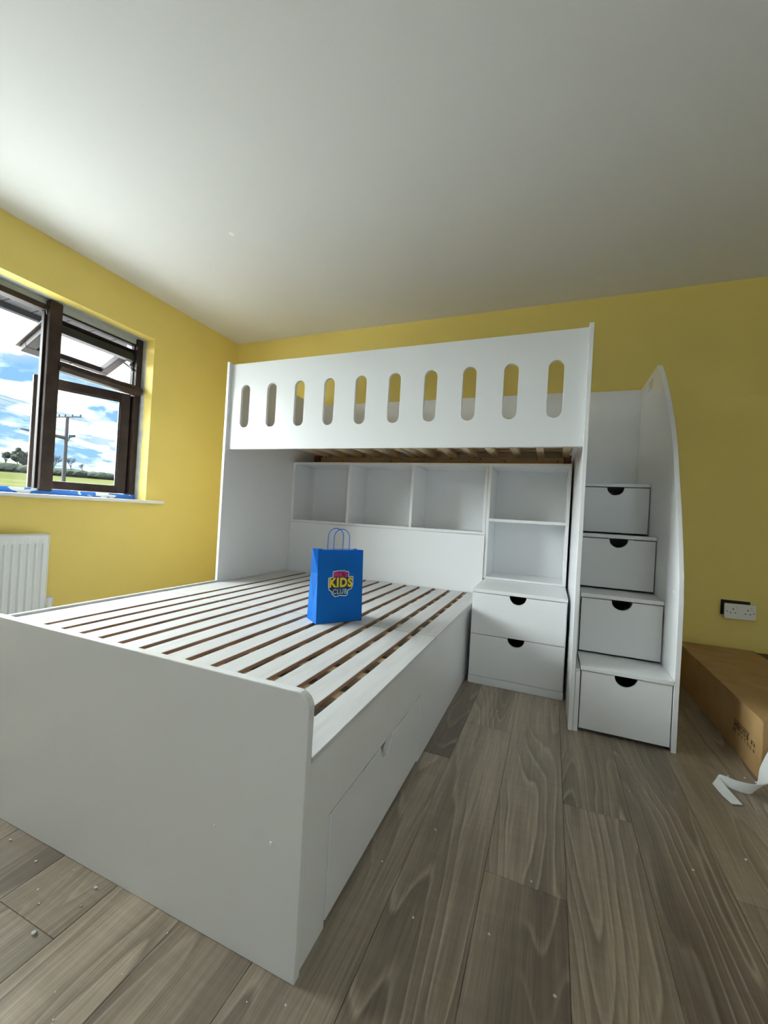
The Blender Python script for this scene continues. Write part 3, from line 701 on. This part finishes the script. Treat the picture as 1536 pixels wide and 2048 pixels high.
word("MK'S", *q(787, 398), .064, .022, M_PINK, .0011, .0018)
word('KIDS', *q(795, 600), .107, .041, M_YELL, .0018, .0018)
word('CLUB', *q(770, 822), .066, .022, M_LBLU, .0014, .0018)

# ------------------------------------------------------------------ radiator
rad = thing('radiator', 'white fluted panel radiator under the window', 'radiator', (.07, -2.1, .15))
RY0, RY1, RZ0, RZ1 = -2.78, -1.522, .145, .640
bm = bmesh.new(); ys = [RY0]; ds_ = [0.0]
y = RY0 + .02
while y < RY1 - .04:
    ys += [y, y + .006, y + .022, y + .028]; ds_ += [0, 1, 1, 0]; y += .036
ys.append(RY1); ds_.append(0.0)
zs = [RZ0, RZ0 + .035, RZ0 + .045, RZ1 - .055, RZ1 - .043, RZ1]; dz_ = [0, 0, 1, 1, 0, 0]
grid = [[bm.verts.new((.103 - .008 * a * b, yy, zz)) for zz, b in zip(zs, dz_)] for yy, a in zip(ys, ds_)]
for a, b in zip(grid, grid[1:]):
    for i in range(len(zs) - 1): bm.faces.new((a[i], b[i], b[i + 1], a[i + 1]))
bmesh.ops.recalc_face_normals(bm, faces=bm.faces)
if sum(f.normal.x for f in bm.faces) < 0: bmesh.ops.reverse_faces(bm, faces=bm.faces)
bmesh.ops.solidify(bm, geom=list(bm.faces), thickness=.006)
link('front_panel', mesh('front_panel', bm, 35), M_RAD, rad)
boxes('end_panel', [(.045, .106, RY1, RY1 + .006, RZ0 - .004, RZ1 + .006)], M_RAD, rad, .002)
boxes('top_grille', [(.045, .106, RY0, RY1, RZ1, RZ1 + .005)] + [(.05 + .012 * i, .055 + .012 * i, RY0, RY1, RZ1 + .005, RZ1 + .008) for i in range(4)], M_RAD, rad, .001)
box('rear_panel', (.045, .052, RY0, RY1 - .01, RZ0, RZ1 - .01), M_RAD, rad)
boxes('wall_bracket', [(.002, .046, -1.75, -1.72, RZ0 + .05, RZ1 - .05), (.002, .046, -2.6, -2.57, RZ0 + .05, RZ1 - .05)], M_RAD, rad)
bm = bmesh.new(); tube(bm, [(.075, RY1 + .038, .20), (.075, RY1 + .038, .205), (.075, RY1 + .038, .275), (.075, RY1 + .038, .282)], [.012, .019, .021, .014], 14)
vl = link('valve_head', mesh('valve_head', bm, 40), M_RAD, rad)
bm = bmesh.new(); tube(bm, [(.075, RY1 - .002, .187), (.075, RY1 + .03, .187)], .009, 10); tube(bm, [(.075, RY1 + .038, .201), (.075, RY1 + .038, .15), (.075, RY1 + .038, 0.001)], [.013, .009, .0075], 12)
link('valve_body', mesh('valve_body', bm, 40), M_BLACK, rad)

# ------------------------------------------------------------------ wall socket hanging off its back box
sk = thing('wall_socket', 'white double wall socket pulled off its dark back box', 'socket', (3.79, -.004, .43))
box('back_box', (3.716, 3.852, -.004, -.0005, .402, .487), M_PLUG, sk, 0)
box('back_box_lip', (3.724, 3.846, -.024, -.004, .415, .470), M_PLUG, sk, .001)
me = panel_xz([rrect(0, .146, 0, .086, .004)], -.010, 0, .0015)
me.transform(Matrix.Translation((3.7255, -.0245, .3855)) @ Matrix.Rotation(math.radians(-1.0), 4, 'Y'))
fp = link('face_plate', me, M_SOCK, sk)
for cx in (3.765, 3.833):
    for dx_, dz_2, wx, wz in ((0, .024, .0045, .008), (-.011, .003, .0075, .004), (.011, .003, .0075, .004)):
        box('pin_hole', (cx - wx / 2 + dx_, cx + wx / 2 + dx_, -.0352, -.0340, .418 + dz_2 - wz / 2, .418 + dz_2 + wz / 2), M_PLUG, fp, 0)
    box('switch', (cx + .016, cx + .029, -.0375, -.034, .440, .460), M_SOCK, fp, .001)
for x in (3.737, 3.861):
    bm = bmesh.new(); tube(bm, [(x, -.0354, .427), (x, -.034, .427)], .003, 8); link('screw', mesh('screw', bm), M_PLUG, fp)

# ------------------------------------------------------------------ cardboard box and packaging
cb_ = thing('cardboard_box', 'long brown cardboard box lying on the floor against the yellow wall', 'box', (3.69, -.58, 0))
BX0, BX1, BY0, BY1, BZ = 3.502, 3.868, -1.125, -.035, .214
bm = bmesh.new(); bm_box(bm, BX0, BX1, BY0, BY1, 0, BZ, .004); link('carton', mesh('carton', bm), M_CARD, cb_)
box('top_flap', (BX0 - .001, BX1 + .001, BY0, BY1 - .002, BZ, BZ + .004), M_CARD, cb_, .001)
# printed marks on the near side: illegible block characters and a rule
rn = random.Random(3); bm = bmesh.new(); xx = BX0 - .0006
def stroke(y0, y1, z0, z1): bm_box(bm, xx, BX0 + .0004, min(y0, y1), max(y0, y1), min(z0, z1), max(z0, z1))
stroke(-.886, -1.030, .1245, .127)
def glyph(yc, zc, wd, ht, n=5):
    for i in range(n):
        if rn.random() < .55: z = zc + (rn.random() - .5) * ht; stroke(yc - wd / 2 * rn.uniform(.5, 1), yc + wd / 2 * rn.uniform(.5, 1), z - ht * .06, z + ht * .06)
        else: y = yc + (rn.random() - .5) * wd; stroke(y - wd * .06, y + wd * .06, zc - ht / 2 * rn.uniform(.5, 1), zc + ht / 2 * rn.uniform(.5, 1))
    stroke(yc - wd / 2, yc + wd / 2, zc + ht * .42, zc + ht * .52)
for i in range(5): glyph(-.903 - .028 * i, .1085, .023, .022, 6)
for i in range(2): glyph(-1.054 - .016 * i, .104, .014, .018, 4)
for i in range(2): glyph(-.890 - .017 * i, .084, .014, .018, 5)
for i in range(6): glyph(-.945 - .025 * i, .084 - .0006 * i, .015, .013, 3)
link('print', mesh('print', bm), M_INK, cb_)
mb = box('dark_block', (3.885, 4.6, -.42, -.004, 0, .205), M_MAROON, None, .003)  # plain dark maroon block beside the carton
props(mb, 'dark maroon block behind the cardboard box at the right edge', 'board')

# foam packing strip curling on the floor
def ribbon(name, pts, wid, up, thick, m):
    bm = bmesh.new(); A = []; pts = [Vector(p) for p in pts]; ups = [Vector(u) for u in up]
    # Catmull-Rom
    P, U, Wd = [], [], []
    n = len(pts)
    for i in range(n - 1):
        p0, p1, p2, p3 = pts[max(i - 1, 0)], pts[i], pts[i + 1], pts[min(i + 2, n - 1)]
        for k in range(8):
            t = k / 8; P.append(.5 * ((2 * p1) + (p2 - p0) * t + (2 * p0 - 5 * p1 + 4 * p2 - p3) * t * t + (3 * p1 - p0 - 3 * p2 + p3) * t ** 3))
            U.append(ups[i].lerp(ups[i + 1], t).normalized()); Wd.append(wid[i] + (wid[i + 1] - wid[i]) * t)
    P.append(pts[-1]); U.append(ups[-1].normalized()); Wd.append(wid[-1])
    for p, u, w_ in zip(P, U, Wd): A.append((bm.verts.new(p - u * w_ / 2), bm.verts.new(p + u * w_ / 2)))
    for a, b in zip(A, A[1:]): bm.faces.new((a[0], a[1], b[1], b[0]))
    bmesh.ops.recalc_face_normals(bm, faces=bm.faces); bmesh.ops.solidify(bm, geom=list(bm.faces), thickness=thick)
    return link(name, mesh(name, bm, 50), m)
Z = Vector((0, 0, 1))
fo = ribbon('foam_strip', [(3.373, -1.322, .004), (3.362, -1.285, .006), (3.352, -1.240, .010), (3.349, -1.218, .016), (3.362, -1.214, .021), (3.40, -1.236, .022), (3.445, -1.236, .024), (3.49, -1.195, .034), (3.52, -1.155, .066), (3.545, -1.145, .12), (3.58, -1.14, .19)],
            [.030, .036, .034, .030, .030, .036, .044, .052, .058, .060, .060],
            [(.97, .24, .05), (.97, .24, .08), (.95, .25, .15), (.6, .3, .7), (.1, .1, 1), (-.05, -.15, 1), (.1, -.35, .9), (.55, -.6, .55), (.8, -.5, .25), (.9, -.4, .1), (.92, -.35, 0)], .0022, M_FOAM)
props(fo, 'thin white foam packing strip curling up from the floor by the cardboard box', 'packing foam')

# crumbs of polystyrene
def crumb(x, y, s, label, group, z=0.0):
    bm = bmesh.new(); bmesh.ops.create_icosphere(bm, subdivisions=1, radius=s)
    for v in bm.verts: v.co *= random.uniform(.7, 1.25)
    for v in bm.verts: v.co.z = v.co.z * .7
    mz = min(v.co.z for v in bm.verts)
    for v in bm.verts: v.co += Vector((x, y, z - mz))
    props(link('foam_crumb', mesh('foam_crumb', bm), M_FOAM), label, 'crumb', group)
for i, (x, y) in enumerate(((1.559, -2.374), (1.683, -2.384), (1.785, -2.362), (1.777, -2.386), (1.768, -2.425), (1.806, -2.443), (1.875, -2.37), (1.889, -2.409), (2.099, -2.373), (2.088, -2.46), (2.051, -2.553), (2.386, -2.375), (2.322, -2.399), (2.011, -2.527))):
    crumb(x, y, (.0034, .0030, .0022, .0020, .0024, .0022, .0040, .0024, .0018, .0016, .0020, .0024, .0016, .0014)[i], 'tiny white foam crumb on the floor in front of the footboard', 'foam crumbs in front of the footboard')
crumb(1.866, -2.484, .0048, 'largest white foam crumb on the floor at the lower left', 'foam crumbs in front of the footboard')
for x, y in ((2.425, -2.022), (2.519, -1.861), (2.697, -2.093), (2.774, -1.917), (2.589, -1.032), (2.771, -.907), (2.825, -2.157), (3.059, -1.402), (3.158, -1.694), (3.304, -1.588), (2.541, -2.127)):
    crumb(x, y, random.uniform(.0022, .0036), 'tiny white foam crumb on the open floor right of the bed', 'foam crumbs right of the bed')
for x, y in ((3.407, -1.14), (3.462, -1.12), (3.49, -1.135)):
    crumb(x, y, random.uniform(.003, .0048), 'white foam crumb on the floor beside the cardboard box', 'foam crumbs beside the cardboard box')
